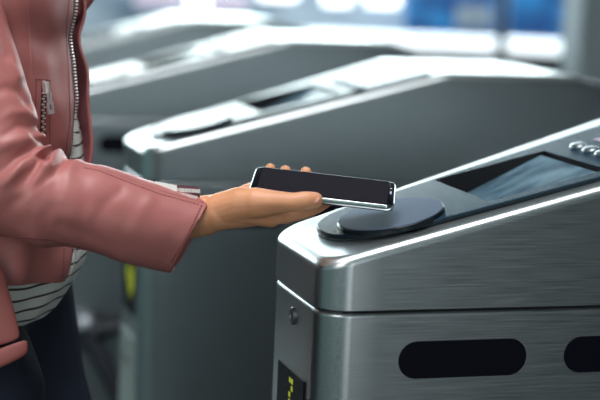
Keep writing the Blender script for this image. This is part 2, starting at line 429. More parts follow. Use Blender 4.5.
    for (dx, dy, dz, mt, ln) in ((-.9, -.5, -.05, 'chrome', .16), (.42, -.22, -.80, 'arm_dark', .34), (.95, -.2, .16, 'arm_dark', .20)):
        d = Vector((dx, dy, dz)).normalized(); V, Fc = [], []
        chain(V, Fc, [h0+d*.01, h0+d*ln], [.0165, .0165], n=20)
        mesh_obj('barrier_arm', V, Fc, M[mt], root)
    # foot plinth
    bm = bmesh.new(); box_bm(bm, .02, XE-.02, .015, GW-.01, -.0005, .03, .002); bm_obj('plinth', bm, M['seam'], root, False)
    return root
def copy_tree(o, parent=None):
    c = o.copy(); COL.objects.link(c)
    if parent: c.parent = parent
    for ch in list(o.children): copy_tree(ch, c)
    return c
gate = make_gate()
tag(gate, 'nearest brushed steel fare gate, phone held over its round reader', 'fare gate', 'steel fare gates in a row')
labels = ['blurred steel fare gate directly behind the nearest one, beyond the hand', 'third steel fare gate back, blurred, with black turnstile arm near the jeans',
          'fourth blurred fare gate, pale band crossing just right of the jacket zipper top', 'farthest blurred fare gate, mostly hidden behind the row']
for k in range(1, 4):
    g = copy_tree(gate); g.location = (0, SPACING*k, 0)
    tag(g, labels[k-1], 'fare gate', 'steel fare gates in a row')
    if k == 3: g['label'] = labels[2]

# ------------------------------------------------------------------ phone
pl = (CR*1 + CU*-.115 + CF*-.048).normalized(); pw = (CR*.085+CU*.35+CF*.93); pw = (pw-pl*pw.dot(pl)).normalized(); pn = pl.cross(pw)
if pn.z < 0: pn = -pn
PC = W(323.5, 188.5, 1.612)
PL, PWd, PT = .0725, .0355, .0040
def rrect(hx, hy, r, k=8):
    o = []
    for cx, cy, a0 in ((hx-r, hy-r, 0), (-hx+r, hy-r, 90), (-hx+r, -hy+r, 180), (hx-r, -hy+r, 270)):
        for i in range(k+1): a = math.radians(a0+90*i/k); o.append((cx+r*math.cos(a), cy+r*math.sin(a)))
    return o
def phone_solid(name, levels, mat, parent, ox=0):
    V, Fc = [], []
    for hx, hy, r, h in levels: V += [PC + pl*(x+ox) + pw*y + pn*h for x, y in rrect(hx, hy, r)]
    n = 36
    for q in range(len(levels)-1):
        for i in range(n): j = (i+1) % n; Fc.append((q*n+i, q*n+j, (q+1)*n+j, (q+1)*n+i))
    Fc.append(tuple(range(n))[::-1]); Fc.append(tuple((len(levels)-1)*n+i for i in range(n)))
    return autosmooth(mesh_obj(name, V, Fc, mat, parent), 45)
ph = empty('smartphone', PC); tag(ph, 'black smartphone with silver edge resting in the open hand above the reader', 'phone')
lv = []
for k in range(9):
    a = -math.pi/2+math.pi*k/8; ins = .0016*(1-math.cos(a)); lv.append((PL-ins, PWd-ins, .010-ins, .0031*math.sin(a)))
phone_solid('frame', lv, M['silver'], ph)
phone_solid('back_glass', [(PL-.002, PWd-.002, .008, -.0040), (PL-.001, PWd-.001, .008, -.0034), (PL-.001, PWd-.001, .008, -.002)], M['phoneglass'], ph)
phone_solid('glass_face', [(PL-.0016, PWd-.0016, .0084, .002), (PL-.0010, PWd-.0010, .009, .0027), (PL-.0014, PWd-.0014, .0086, .0033), (PL-.0026, PWd-.0026, .008, .0036)], M['phoneglass'], ph)
phone_solid('screen', [(PL-.0075, PWd-.0032, .004, .0034), (PL-.0075, PWd-.0032, .004, .0037)], M['phonescreen'], ph, 0)
V, Fc = [], []
ellipsoid(V, Fc, PC+pl*(PL-.0048)+pw*.0+pn*.0038, [pl*.0010, pw*.005, pn*.0003]); mesh_obj('earpiece', V, Fc, M['sensor'], ph)
V, Fc = [], []
ellipsoid(V, Fc, PC+pl*(PL-.0048)+pw*.012+pn*.0038, [pl*.0013, pw*.0013, pn*.0003], n=12, m=6); mesh_obj('front_camera', V, Fc, M['sensor'], ph)

# ------------------------------------------------------------------ person
TB = W(-42, 200, 1.695)          # torso axis
PB = Vector((TB.x, TB.y, 0))
person = empty('person', PB)
tag(person, 'person in a pink leather jacket and striped shirt reaching a phone over the reader', 'person')
def P(f, s, z): return PB + E1*f + E2*s + E3*z

# --- body: coarse body + fine forearm and hand
V, Fc = [], []
hipz = .93
chain(V, Fc, [P(0,0,hipz), P(0,0,1.12), P(.0,0,1.30)], [.066,.085,.105])
chain(V, Fc, [P(0,-.07,hipz), P(0,.07,hipz)], [.062,.062]); chain(V, Fc, [P(-.01,-.10,1.33), P(-.01,.10,1.33)], [.07,.07])
chain(V, Fc, [P(-.01,0,1.34), P(.01,0,1.47)], [.058,.05])
H = P(.035, 0, 1.575)
ellipsoid(V, Fc, H+E3*.02+E1*-.01, [E1*.095, E2*.073, E3*.098]); ellipsoid(V, Fc, H+E3*-.055+E1*.03, [E1*.06, E2*.052, E3*.062])
chain(V, Fc, [H+E1*.082+E3*.015, H+E1*.103+E3*-.018], [.009,.014]); ellipsoid(V, Fc, H+E1*.083+E3*-.10, [E1*.018,E2*.02,E3*.016])
for s in (-1, 1): ellipsoid(V, Fc, H+E2*(.074*s)+E1*-.01+E3*-.005, [E1*.018, E2*.007, E3*.032])
legs = {-1: [P(-.01,-.085,.90), P(.03,-.09,.50), P(-.05,-.09,.09)], 1: [P(.02,.085,.90), P(.13,.09,.50), P(.14,.09,.08)]}
for s, L in legs.items():
    chain(V, Fc, L, [.060,.045,.034]); chain(V, Fc, [L[2]+E3*-.04, L[2]+E3*-.05+E1*.15], [.034,.026])
# far arm hanging, with a relaxed hand
LA = [P(-.02,.19,1.34), P(-.05,.235,1.07), P(.02,.235,.83)]
chain(V, Fc, LA, [.046,.036,.026])
hd = (LA[2]-LA[1]).normalized(); pal = LA[2]+hd*.055
chain(V, Fc, [LA[2], pal], [.024,.03], sx=.55, axis=E2)
for k, (ln, off) in enumerate(((.075,.028), (.083,.010), (.077,-.009), (.060,-.026))):
    a0 = pal+E1*off*.9+hd*.015; a1 = a0+hd*ln*.5+E2*-.006; a2 = a1+hd*ln*.45+E2*-.02
    chain(V, Fc, [a0, a1, a2], [.0092,.0085,.007])
chain(V, Fc, [LA[2]+E1*.02+hd*.02, LA[2]+E1*.045+hd*.05-E2*.008, LA[2]+E1*.05+hd*.085-E2*.015], [.012,.010,.008])
chain(V, Fc, [P(-.01,-.17,1.345), W(-15,190,1.555), ], [.045,.038])
coarse = mesh_obj('body', V, Fc, M['skin'], None)
evaluated(coarse, [('REMESH', dict(mode='VOXEL', voxel_size=.007)), ('SMOOTH', dict(factor=.5, iterations=5))])
V, Fc = [], []
hand = lambda pts, rs, **k: chain(V, Fc, [W(*p) for p in pts], rs, **k)
up = pn
hand([(-15,190,1.555), (60,206,1.57), (140,217,1.58), (204,217,1.590)], [.038,.036,.030,.0195])
hand([(195,217,1.583), (222,212,1.590)], [.0200,.0185]); hand([(195,216,1.602), (224,209,1.612)], [.0195,.0165])
# palm slab
for mc, w0, r0, r1 in (((286,207.5,1.588), (218,213,1.580), .0175, .0112), ((273,202,1.606), (218,212,1.592), .0175, .0115),
                   ((260,198,1.624), (218,211,1.603), .0170, .011), ((248,194,1.640), (218,211,1.614), .0160, .0105)):
    hand([w0, ((mc[0]+w0[0])/2, (mc[1]+w0[1])/2+2, (mc[2]+w0[2])/2), mc], [r0, (r0+r1)/2+.0005, r1])
hand([(230,208,1.590), (262,206,1.600), (282,207,1.596)], [.0175,.0155,.0115])
# fingers: index, middle, ring, little
hand([(284,211.5,1.586), (306,208.5,1.602), (318,205,1.618), (327,200,1.630)], [.0132,.0098,.0082,.0070])
hand([(273,203,1.606), (297,199,1.648), (305,186,1.664), (306,172.8,1.657)], [.0112,.0088,.0078,.0062])
hand([(260,198,1.624), (281,192,1.664), (286.5,182,1.671), (285.3,171.3,1.661)], [.0108,.0084,.0072,.0059])
hand([(248,194,1.640), (264,185,1.668), (270,177,1.672), (270.3,168.3,1.664)], [.010,.0078,.0066,.0056])
# thumb with its fleshy base
hand([(218,211,1.580), (240,204,1.572), (258,203,1.566)], [.0170,.0172,.0150])
hand([(256,203,1.566), (276,202.5,1.560), (294,202.5,1.556), (306,200.8,1.558), (314.5,200.2,1.561)], [.0158,.0118,.0093,.0094,.0084])
hand([(240,206,1.575), (270,213.5,1.582)], [.0175,.0140])
fine = mesh_obj('hand_fine', V, Fc, M['skin'], None)
evaluated(fine, [('REMESH', dict(mode='VOXEL', voxel_size=.0012)), ('SMOOTH', dict(factor=.5, iterations=7))])
nrms = [v.normal.copy() for v in fine.data.vertices]
for v, vn in zip(fine.data.vertices, nrms):            # soft tendons and folds
    p = v.co; v.co = p + vn*(.0007*noise.noise(Vector((p.dot(CR)*38, p.dot(CU)*90, p.dot(CF)*60))))
bm = bmesh.new(); bm.from_mesh(coarse.data); bm.from_mesh(fine.data)
bpy.data.objects.remove(coarse); bpy.data.objects.remove(fine)
me = bpy.data.meshes.new('body'); bm.to_mesh(me); bm.free(); body = finish('body', me, M['skin'], person)
# thumb nail, lying on the camera-side of the tip
nc = W(314, 199.3, 1.5552); na = (W(320, 198.9, 1.557)-W(308, 200.8, 1.557)).normalized(); nn_ = (-CF*.86+CU*.5).normalized(); nn_ = (nn_-na*nn_.dot(na)).normalized(); nb_ = na.cross(nn_)
V, Fc = [], []; ellipsoid(V, Fc, nc, [na*.0062, nb_*.0050, nn_*.0020]); o = mesh_obj('thumb_nail', V, Fc, M['nail'], person); o['label'] = 'short pink thumb nail'

# --- sleeve
KS = [(-80,-140,1.64,62,.060,62,10),(-66,-60,1.60,58,.056,58,14),(-46,20,1.565,53,.052,52,16),(-26,90,1.545,52,.050,50,14),(-14,140,1.535,54,.050,50,8)]
# each key: px, py, depth, image half-size vector (ax, ay) px, depth radius m
K = [(-84,-150,1.63, 60,-14,.062), (-68,-70,1.60, 56,-14,.056), (-46,20,1.568, 50,-14,.052), (-27,85,1.55, 50,-13,.050), (-13,140,1.54, 51,-16,.050),
     (4,180,1.54, 42,-36,.050), (38,197,1.545, 18,-46,.050), (75,204,1.552, 3,-43,.049), (105,211,1.56, 4,-44,.047), (135,221,1.57, 7,-43,.046), (165,229.5,1.58, 12,-40.5,.044), (190.5,236.5,1.588, 20,-36.5,.042)]
def sleeve_ring(t):
    px, py, d, ax, ay, rd = crom(K, t); c = W(px, py, d); s = d/FPX
    return c, (CR*ax - CU*ay)*s, CF*(-rd)
NR, NM = 230, 120
V, Fc = [], []; grid = []
nt_ = len(K)-1
for i in range(NR+1):
    t = nt_*i/NR; c, A, B = sleeve_ring(t); row = []
    for j in range(NM):
        th = 2*math.pi*j/NM
        p = c + A*math.cos(th) + B*math.sin(th)
        out = (A*math.cos(th)/A.length_squared*A.length + B*math.sin(th)/B.length).normalized()
        # folds: strong round the elbow crook, faint down the forearm
        el = math.exp(-((t-5.4)/1.5)**2)
        fo = math.sin(t*7.2 + 1.6*math.sin(th*1.0+.6) + 1.2*noise.noise(Vector((t*.9, math.cos(th)*1.2, math.sin(th)*1.2))))
        inner = .45+.55*max(0, math.cos(th))
        q = Vector((t*1.1, math.cos(th)*1.3, math.sin(th)*1.3))
        h = el*inner*.0042*fo + .0042*noise.noise(q*.7)*min(1, el+.30) + .0005*noise.noise(q*1.9+Vector((7,0,0)))
        h += .0020*el*noise.noise(Vector((t*3.2, th_:=math.cos(th)*2.2, math.sin(th)*2.2)))
        h *= min(1, (nt_-t)/.6+.25)
        if t > 8.7 and abs(th-math.radians(40)) < .25: pass
        row.append(p + out*h)
    grid.append(row)
def to_px(p):
    d = p-CAM; z = d.dot(CF); return 300+FPX*d.dot(CR)/z, 200-FPX*d.dot(CU)/z
CREASES = [([(47,157),(34,152),(18,158),(2,172)], 3.6, -.0050), ([(50,166),(36,163),(20,170),(4,184)], 4.5, .0030), ([(40,138),(30,128),(18,126),(4,136)], 4, -.0045), ([(36,120),(26,112),(12,112),(0,120)], 4.5, .0030),
   ([(30,104),(20,92),(8,88),(-6,92)], 4.5, -.0045), ([(18,76),(10,64),(0,58)], 5, .003), ([(62,163),(52,174),(36,186),(18,200)], 4.5, -.0028), ([(8,56),(2,30),(-8,5)], 5, -.003),
   ([(120,190),(105,204),(92,224)], 6, -.0016), ([(60,225),(90,236),(120,250)], 5, -.0016), ([(150,200),(140,215),(130,232)], 7, .0014)]
def seg_d(px, py, a, b):
    vx, vy = b[0]-a[0], b[1]-a[1]; t = max(0, min(1, ((px-a[0])*vx+(py-a[1])*vy)/(vx*vx+vy*vy))); return math.hypot(px-a[0]-vx*t, py-a[1]-vy*t), t
for row in grid:
    c0 = sum(row, Vector())/len(row)
    for j, p in enumerate(row):
        o_ = (p-c0).normalized(); facing = -o_.dot(CF)
        if facing < -.35: continue
        x, y = to_px(p); h = 0
        for path, wd, dp in CREASES:
            best = 1e9; bt = 0
            for k in range(len(path)-1):
                d_, t_ = seg_d(x, y, path[k], path[k+1])
                if d_ < best: best = d_; bt = (k+t_)/(len(path)-1)
            if best < wd*3: h += dp*math.exp(-(best/wd)**2)*(1-.75*bt)
        row[j] = p + o_*(h*min(1, (facing+.35)/.5))
# turn the hem inside
for r in grid: V += r
c, A, B = sleeve_ring(nt_)
ax_dir = (sleeve_ring(nt_)[0]-sleeve_ring(nt_-.4)[0]).normalized()
for k, (sc_, back) in enumerate(((.985,-.0012), (.955,-.0006), (.945,.004), (.93,.05))):
    V += [c + (p-c)*sc_ - ax_dir*back for p in grid[-1]]
tot = NR+1+4
for i in range(tot-1):
    for j in range(NM):
        k = (j+1) % NM; Fc.append((i*NM+j, i*NM+k, (i+1)*NM+k, (i+1)*NM+j))

# --- jacket torso (open at the front)
KJ = [ # py, front px, a (front-back half), b (half width), flare px of far front edge
    (281, 70.5, .118,.138, -16), (250, 77, .124,.142, -6), (200, 77.5, .124,.138, 9), (160, 71.5, .124,.134, 18), (120, 78, .126,.134, 12), (80, 79.5, .130,.138, 7), (40, 78, .130,.145, 3), (0, 82, .132,.168, 2),
    (-60, 72, .125,.172, 0), (-110, 60, .112,.168, 0), (-150, 42, .095,.150, 0), (-178, 22, .072,.10, 0), (-195, 5, .056,.064, 0)]
TH0, TH1 = math.radians(10), math.radians(352)
NJ, NT = 150, 130
def jrow(t):
    py, fx, a, b_, fl = crom(KJ, t)
    c = W(fx, py, 1.69) - E1*a
    return c, a, b_, fl
V2, F2 = [], []
for i in range(NJ+1):
    t = (len(KJ)-1)*i/NJ; c, a, b_, fl = jrow(t)
    for j in range(NT+1):
        th = TH0+(TH1-TH0)*j/NT
        p = c + E1*(a*math.cos(th)) - E2*(b_*math.sin(th))
        out = (E1*math.cos(th)*b_ - E2*math.sin(th)*a).normalized()
        k = max(0, (math.degrees(th)-315)/37); p += E1*(fl/900)*k*k
        dg_ = math.degrees(th)
        # vertical valley beside the sleeve, seam ridge, gentle folds
        h = -.010*math.exp(-((dg_-62)/9)**2) + .004*math.exp(-((dg_-47)/5)**2)
        h += .006*noise.noise(Vector((th*1.8, t*.55, 3))) + .0025*noise.noise(Vector((th*4, t*1.3, 9)))
        if i < 6: h -= .0015*(6-i)/6
        if t < 2: p += E3*(.17*b_*math.sin(th)*max(0, math.cos(th)*.5+.5)*(1-t/2)**2*(1 if math.sin(th) > 0 else 0))
        p += out*h
        V2.append(p)
    
for i in range(NJ):
    for j in range(NT):
        F2.append((i*(NT+1)+j, i*(NT+1)+j+1, (i+1)*(NT+1)+j+1, (i+1)*(NT+1)+j))
jacket = mesh_obj('jacket', V2, F2, M['leather'], person)
jacket.data.materials.append(M['leather2'])
bvh = BVHTree.FromPolygons([tuple(v) for v in V2], F2)
dgs = []
evaluated(jacket, [('SOLIDIFY', dict(thickness=.0028, offset=-1.0, material_offset=1, material_offset_rim=0))])
jacket['label'] = 'dusty pink leather biker jacket'
sl = mesh_obj('sleeve', V, Fc, M['leather'], None); sl.parent = jacket
slbvh = BVHTree.FromPolygons([tuple(v) for v in V], Fc)
def hit(bv, x, y, lift=.0006):
    p, n, i, d = bv.ray_cast(CAM, ray(x, y))
    if p is None: return None, None
    if n.dot(ray(x, y)) > 0: n = -n
    return p+n*lift, n
def sub(name, V, Fc, mat, smooth=True):
    o = mesh_obj(name, V, Fc, mat, None, smooth); o.parent = jacket; return o
# far sleeve on the hanging arm
def far_sleeve():
    V, Fc = [], []
    pts = [P(-.01,.12,1.375), P(-.02,.19,1.345), P(-.035,.225,1.22), P(-.05,.24,1.08), P(-.02,.24,.98), P(.018,.238,.86)]; rs = [.06,.066,.06,.056,.052,.046]
    N = 60
    for i in range(N+1):
        t = 5*i/N; c = Vector(crom(pts, t)); r = crom([(q,) for q in rs], t)[0]
        a = Vector(crom(pts, max(0, t-.1))); b = Vector(crom(pts, min(5, t+.1))); T, u, w = frame_from(a, b)
        for j in range(48):
            th = 2*math.pi*j/48; h = .004*noise.noise(Vector((t*2, math.cos(th), math.sin(th))))
            V.append(c+(u*math.cos(th)+w*math.sin(th))*(r+h))
    for i in range(N):
        for j in range(48): k = (j+1) % 48; Fc.append((i*48+j, i*48+k, (i+1)*48+k, (i+1)*48+j))
    sub('sleeve', V, Fc, M['leather'])
far_sleeve()
# stitching: small dashes laid on the surface along a pixel path
def stitches(bv, path, pitch=2.6, ln=1.6, r=.0006):
    V, Fc = [], []
    for a, b in zip(path[:-1], path[1:]):
        L = math.hypot(b[0]-a[0], b[1]-a[1]); n = max(1, int(L/pitch))
        for k in range(n):
            f0 = k/n; f1 = f0+ln/L
            p0, n0 = hit(bv, a[0]+(b[0]-a[0])*f0, a[1]+(b[1]-a[1])*f0, .0001); p1, n1 = hit(bv, a[0]+(b[0]-a[0])*f1, a[1]+(b[1]-a[1])*f1, .0001)
            if p0 is None or p1 is None or (p0-p1).length > .006: continue
            tube((V, Fc), [p0, p1], r, 6)
    return V, Fc
def add_st(*a, **k):
    v, f = stitches(*a, **k)
    if v: sub('stitching', v, f, M['stitch'])
add_st(slbvh, [(201.5,205.5), (193,224), (183,243), (171,262)])
add_st(slbvh, [(84,168), (100,171), (130,183), (160,194), (185,201), (200,205)])
add_st(slbvh, [(20,238), (50,240), (80,247.5)])
add_st(bvh, [(69,0), (66,32), (69,80), (70,118), (65,158)])
add_st(bvh, [(36,79), (49.5,80), (50,158)]); add_st(bvh, [(36,79), (35.5,130)])
add_st(bvh, [(64,248), (62,279)])
# raised seam welts
def welt(bv, path, r, mat, name='seam'):
    V, Fc = [], []; pts = []
    for a, b in zip(path[:-1], path[1:]):
        L = math.hypot(b[0]-a[0], b[1]-a[1]); n = max(1, int(L/3))
        for k in range(n):
            p, nn2 = hit(bv, a[0]+(b[0]-a[0])*k/n, a[1]+(b[1]-a[1])*k/n, -r*.45)
            if p is not None and (not pts or (p-pts[-1]).length < .02): pts.append(p)
    if len(pts) > 2: tube((V, Fc), pts, r, 8); return sub(name, V, Fc, mat)
welt(bvh, [(27,-20), (29,20), (31,60), (32,95), (33,125)], .0014, M['leather'])
welt(slbvh, [(82,163.5), (100,167.5), (130,179.8), (160,190.5), (185,197.5), (206,203)], .0011, M['leather'])
welt(slbvh, [(206.5,203.5), (198,221), (187,243), (173,270)], .0010, M['leather'])
def oriented_box(V, Fc, c, T, S, N, l, w, h):
    b0 = len(V)
    for a in (-1, 1):
        for b in (-1, 1):
            for d in (-1, 1): V.append(c+T*(a*l)+S*(b*w)+N*(d*h))
    Fc += [tuple(b0+i for i in f) for f in ((0,1,3,2), (4,6,7,5), (0,4,5,1), (2,3,7,6), (0,2,6,4), (1,5,7,3))]
# zips
def zipper(name, bv, path, tooth, pitch, tapew, two=False):
    V, Fc = [], []; TV, TF = [], []
    cnt = 0; prev = None; strip = []
    for a, b in zip(path[:-1], path[1:]):
        L = math.hypot(b[0]-a[0], b[1]-a[1]); n = max(1, round(L/pitch)); d = Vector(((b[0]-a[0])/L, (b[1]-a[1])/L))
        for k in range(n):
            x = a[0]+(b[0]-a[0])*k/n; y = a[1]+(b[1]-a[1])*k/n
            p, nr = hit(bv, x, y, .0004)
            if p is None: continue
            q, _ = hit(bv, x+d.x*1.5, y+d.y*1.5, .0004)
            if q is None: continue
            T = (q-p).normalized(); S = T.cross(nr).normalized()
            strip.append((p, S, nr)); cnt += 1
            sh = (.0009 if cnt % 2 else -.0009) if two else 0
            c = p+S*sh+nr*.0006; b0 = len(V)
            for sx in (-1, 1):
                for sy in (-1, 1):
                    for sz in (-1, 1): V.append(c+S*(sx*tooth)+T*(sy*.0009)+nr*(sz*.0009))
            Fc += [tuple(b0+i for i in f) for f in ((0,1,3,2), (4,6,7,5), (0,4,5,1), (2,3,7,6), (0,2,6,4), (1,5,7,3))]
    for k, (p, S, nr) in enumerate(strip): TV += [p-S*tapew+nr*-.0002, p+S*tapew+nr*-.0002]
    for k in range(len(strip)-1): TF.append((2*k, 2*k+1, 2*k+3, 2*k+2))
    sub('zipper_tape', TV, TF, M['tape']); sub(name, V, Fc, M['zip'], False)
def front_zip():
    V, Fc, TV, TF = [], [], [], []
    col0 = [V2[i*(NT+1)] for i in range(NJ+1)]; col1 = [V2[i*(NT+1)+2] for i in range(NJ+1)]
    pts = []; acc = 0; step = .0034
    for i in range(NJ):
        a, b = col0[i], col0[i+1]; L = (b-a).length; f = 0
        while acc <= L:
            q = acc/L; p = a.lerp(b, q); o_ = (p-col1[i].lerp(col1[i+1], q)).normalized(); pts.append((p, o_, (b-a).normalized())); acc += step
        acc -= L
    for k, (p, o_, T) in enumerate(pts):
        N = T.cross(o_).normalized()
        if N.dot(CF) > 0: N = -N
        TV += [p-o_*.002+N*.0003, p+o_*.0028-N*.0004]
        oriented_box(V, Fc, p+o_*.0018+N*.0006, T, o_, N, .0008, .0021, .0014)
    for k in range(len(pts)-1): TF.append((2*k, 2*k+1, 2*k+3, 2*k+2))
    sub('zipper_tape', TV, TF, M['tape']); sub('zipper_teeth', V, Fc, M['zip'], False)
zipper('zipper_teeth', bvh, [(43.6,82), (43,110), (42.4,135), (41.5,158)], .0015, 2.9, .0036, True)
front_zip()
# pocket slider with its pull tab
pp, pnm = hit(bvh, 43.8, 88, .002); pq, _ = hit(bvh, 46.5, 110, .002)
T = (pq-pp).normalized(); S = T.cross(pnm).normalized(); pp = pp+pnm*.001
V, Fc = [], []
oriented_box(V, Fc, pp, T, S, pnm, .0058, .0036, .0018); oriented_box(V, Fc, pp+pnm*.0026, T, S, pnm, .0048, .0014, .0014)
c1 = pp+T*.0105+pnm*.0028
oriented_box(V, Fc, c1+S*.0020, T, S, pnm, .0060, .0008, .0009); oriented_box(V, Fc, c1-S*.0020, T, S, pnm, .0060, .0008, .0009)
c2 = pp+T*.0205+pnm*.0026
oriented_box(V, Fc, c2-T*.0045, T, S, pnm, .0012, .0042, .0011); oriented_box(V, Fc, c2+T*.0042, T, S, pnm, .0020, .0044, .0011)
oriented_box(V, Fc, c2+S*.0033, T, S, pnm, .0045, .0010, .0011); oriented_box(V, Fc, c2-S*.0033, T, S, pnm, .0045, .0010, .0011)
o = sub('zipper_pull', V, Fc, M['zip'], False); o['label'] = 'silver rectangular pocket zipper pull'
# sleeve zip gusset: dark strip standing open along the top of the cuff, with teeth and slider
def gusset():
    V, Fc = [], []
    pth = [(112,169.5,1.572), (130,175,1.578), (150,181.5,1.584), (168,185.5,1.59), (185,187,1.594), (199,188.2,1.597)]
    N = 30
    for i in range(N+1):
        x, y, d = crom(pth, 5*i/N); hgt = 2.2+2.6*i/N
        p = W(x, y, d); q = W(x+1, y+hgt*2.2, d-.022)
        V += [p, p+CU*.0016-CF*.0005, W(x, y+1.0, d-.006), q]
    for i in range(N):
        for k in range(3): Fc.append((i*4+k, i*4+k+1, (i+1)*4+k+1, (i+1)*4+k))
    o = sub('cuff_gusset', V, Fc, M['tape']); evaluated(o, [('SOLIDIFY', dict(thickness=.002, offset=-1))])
    o['label'] = 'dark pink opened cuff zipper strip'
    V, Fc = [], []
    for i in range(20):
        x = 172+1.45*i; y = 189.3+.10*i; c = W(x, y, 1.572+.0003*i)
        oriented_box(V, Fc, c, CR, CU, CF, .00045, .0018, .0012)
    for i in range(14):
        x = 176+1.6*i; y = 193.5+.30*i; c = W(x, y, 1.566+.0003*i); oriented_box(V, Fc, c, CR, CU, CF, .00045, .0014, .0012)
    sub('zipper_teeth', V, Fc, M['zip'], False)
    V, Fc = [], []
    d = (W(175, 189, 1.58)-W(160, 186.4, 1.58)).normalized(); u = CU
    oriented_box(V, Fc, W(171, 187.3, 1.568), d, u, CF, .0060, .0030, .002); oriented_box(V, Fc, W(161, 184.6, 1.566), d, u, CF, .0060, .0022, .0008)
    o = sub('zipper_pull', V, Fc, M['zip'], False); o['label'] = 'silver cuff zipper slider'
gusset()
# lapel folded over at the top of the far front
def sheet(name, rows, mat, th=.003, parent=None):
    V, Fc = [], []; m_ = len(rows[0])
    for r in rows: V += [W(*p) for p in r]
    for i in range(len(rows)-1):
        for j in range(m_-1): Fc.append((i*m_+j, i*m_+j+1, (i+1)*m_+j+1, (i+1)*m_+j))
    o = mesh_obj(name, V, Fc, mat, None); o.parent = parent or jacket
    evaluated(o, [('SOLIDIFY', dict(thickness=th, offset=0)), ('SUBSURF', dict(levels=2, render_levels=2))]); 
    for p in o.data.polygons: p.use_smooth = True
    return o
o = sheet('lapel', [[(70,-90,1.74), (92,-92,1.72), (112,-80,1.74)], [(70,-50,1.74), (92,-50,1.715), (112,-45,1.74)], [(70,-18,1.74), (88,-18,1.715), (104,-14,1.74)], [(71,2,1.74), (83,3,1.72), (95,1,1.735)], [(73,17,1.74), (77,18,1.73), (81,17,1.735)]], M['leather'])
o['label'] = 'folded lapel corner'
# belt strap end hanging off the near side of the jacket hem
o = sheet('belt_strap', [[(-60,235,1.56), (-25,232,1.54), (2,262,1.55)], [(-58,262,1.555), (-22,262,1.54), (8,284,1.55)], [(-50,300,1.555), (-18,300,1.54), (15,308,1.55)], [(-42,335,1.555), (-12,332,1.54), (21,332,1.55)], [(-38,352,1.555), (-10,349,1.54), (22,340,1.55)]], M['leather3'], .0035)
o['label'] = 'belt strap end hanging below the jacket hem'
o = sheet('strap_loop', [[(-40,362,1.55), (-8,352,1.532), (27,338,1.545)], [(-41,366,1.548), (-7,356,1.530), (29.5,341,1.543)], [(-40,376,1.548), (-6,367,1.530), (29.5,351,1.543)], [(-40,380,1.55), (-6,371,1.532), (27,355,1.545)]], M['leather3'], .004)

# --- shirt
KT = [(313, 46, .100,.122), (300, 60, .108,.128), (280, 74, .114,.128), (250, 85, .118,.120), (200, 86, .118,.118), (160, 85, .116,.116), (130, 80, .112,.114), (90, 66, .105,.13), (30, 62, .105,.135), (-60, 62, .105,.14), (-120, 45, .09,.13), (-170, 20, .065,.08)]
V, Fc = [], []; NS, MS = 110, 100
for i in range(NS+1):
    t = (len(KT)-1)*i/NS; py, fx, a, b_ = crom(KT, t); c = W(fx, py, 1.71)-E1*a
    for j in range(MS):
        th = 2*math.pi*j/MS; h = .0035*noise.noise(Vector((math.cos(th)*2.4, math.sin(th)*2.4, t*.9)))+.0015*math.sin(th*13+t)
        V.append(c+E1*((a+h)*math.cos(th))-E2*((b_+h)*math.sin(th)))
for i in range(NS):
    for j in range(MS): k = (j+1) % MS; Fc.append((i*MS+j, i*MS+k, (i+1)*MS+k, (i+1)*MS+j))
shirt = mesh_obj('shirt', V, Fc, M['shirt'], person); shirt['label'] = 'white shirt with thin dark stripes'
# --- jeans: hips and two legs in one mesh
V, Fc = [], []
chain(V, Fc, [P(.0,-.03,.92), P(.0,.03,.92)], [.088,.088]); chain(V, Fc, [P(0,-.03,1.01), P(0,.03,1.01)], [.075,.075])
nearT = W(-28, 395, 1.66); farT = W(12, 400, 1.79)
NL = [P(-.012,-.05,.90), P(nearT.dot(E1)-PB.dot(E1), -.085, .83), P(.0,-.09,.52), P(-.055,-.09,.10)]
FL = [P(.02,.07,.93), P(farT.dot(E1)-PB.dot(E1), .085, .80), P(.15,.09,.50), P(.145,.09,.10)]
chain(V, Fc, NL, [.085,.080,.060,.047]); chain(V, Fc, FL, [.09,.078,.060,.047])
jeans = mesh_obj('jeans', V, Fc, M['denim'], person)
evaluated(jeans, [('REMESH', dict(mode='VOXEL', voxel_size=.005)), ('SMOOTH', dict(factor=.5, iterations=8))])
for p in jeans.data.polygons: p.use_smooth = True
# --- shoes, hair, face
for s, L in legs.items():
    a = L[2]
    V, Fc = [], []; g0 = Vector((a.x, a.y, 0))
    ellipsoid(V, Fc, g0+E1*.06+E3*.045, [E1*.13, E2*.045, E3*.042]); ellipsoid(V, Fc, g0+E3*.075+E1*.0, [E1*.06, E2*.042, E3*.05])
    o = mesh_obj('shoe', V, Fc, M['shoe'], person); evaluated(o, [('REMESH', dict(mode='VOXEL', voxel_size=.004)), ('SMOOTH', dict(factor=.5, iterations=4))])
    for p in o.data.polygons: p.use_smooth = True
    V, Fc = [], []
    for z in (.0005, .022):
        V += [g0+E1*(.06+.135*math.cos(2*math.pi*i/40))+E2*(.047*math.sin(2*math.pi*i/40))+E3*z for i in range(40)]
    Fc = [(i, (i+1) % 40, 40+(i+1) % 40, 40+i) for i in range(40)] + [tuple(range(40))[::-1], tuple(range(40, 80))]
    so = autosmooth(mesh_obj('sole', V, Fc, M['sole'], None), 40); so.parent = o
V, Fc = [], []
ellipsoid(V, Fc, H+E3*.035+E1*-.022, [E1*.10, E2*.083, E3*.098]); chain(V, Fc, [H+E1*-.06+E3*.0, H+E1*-.085+E3*-.12, H+E1*-.10+E3*-.22], [.075,.06,.03])
o = mesh_obj('hair', V, Fc, M['hair'], person); evaluated(o, [('REMESH', dict(mode='VOXEL', voxel_size=.006)), ('SMOOTH', dict(factor=.5, iterations=6))])
for p in o.data.polygons: p.use_smooth = True
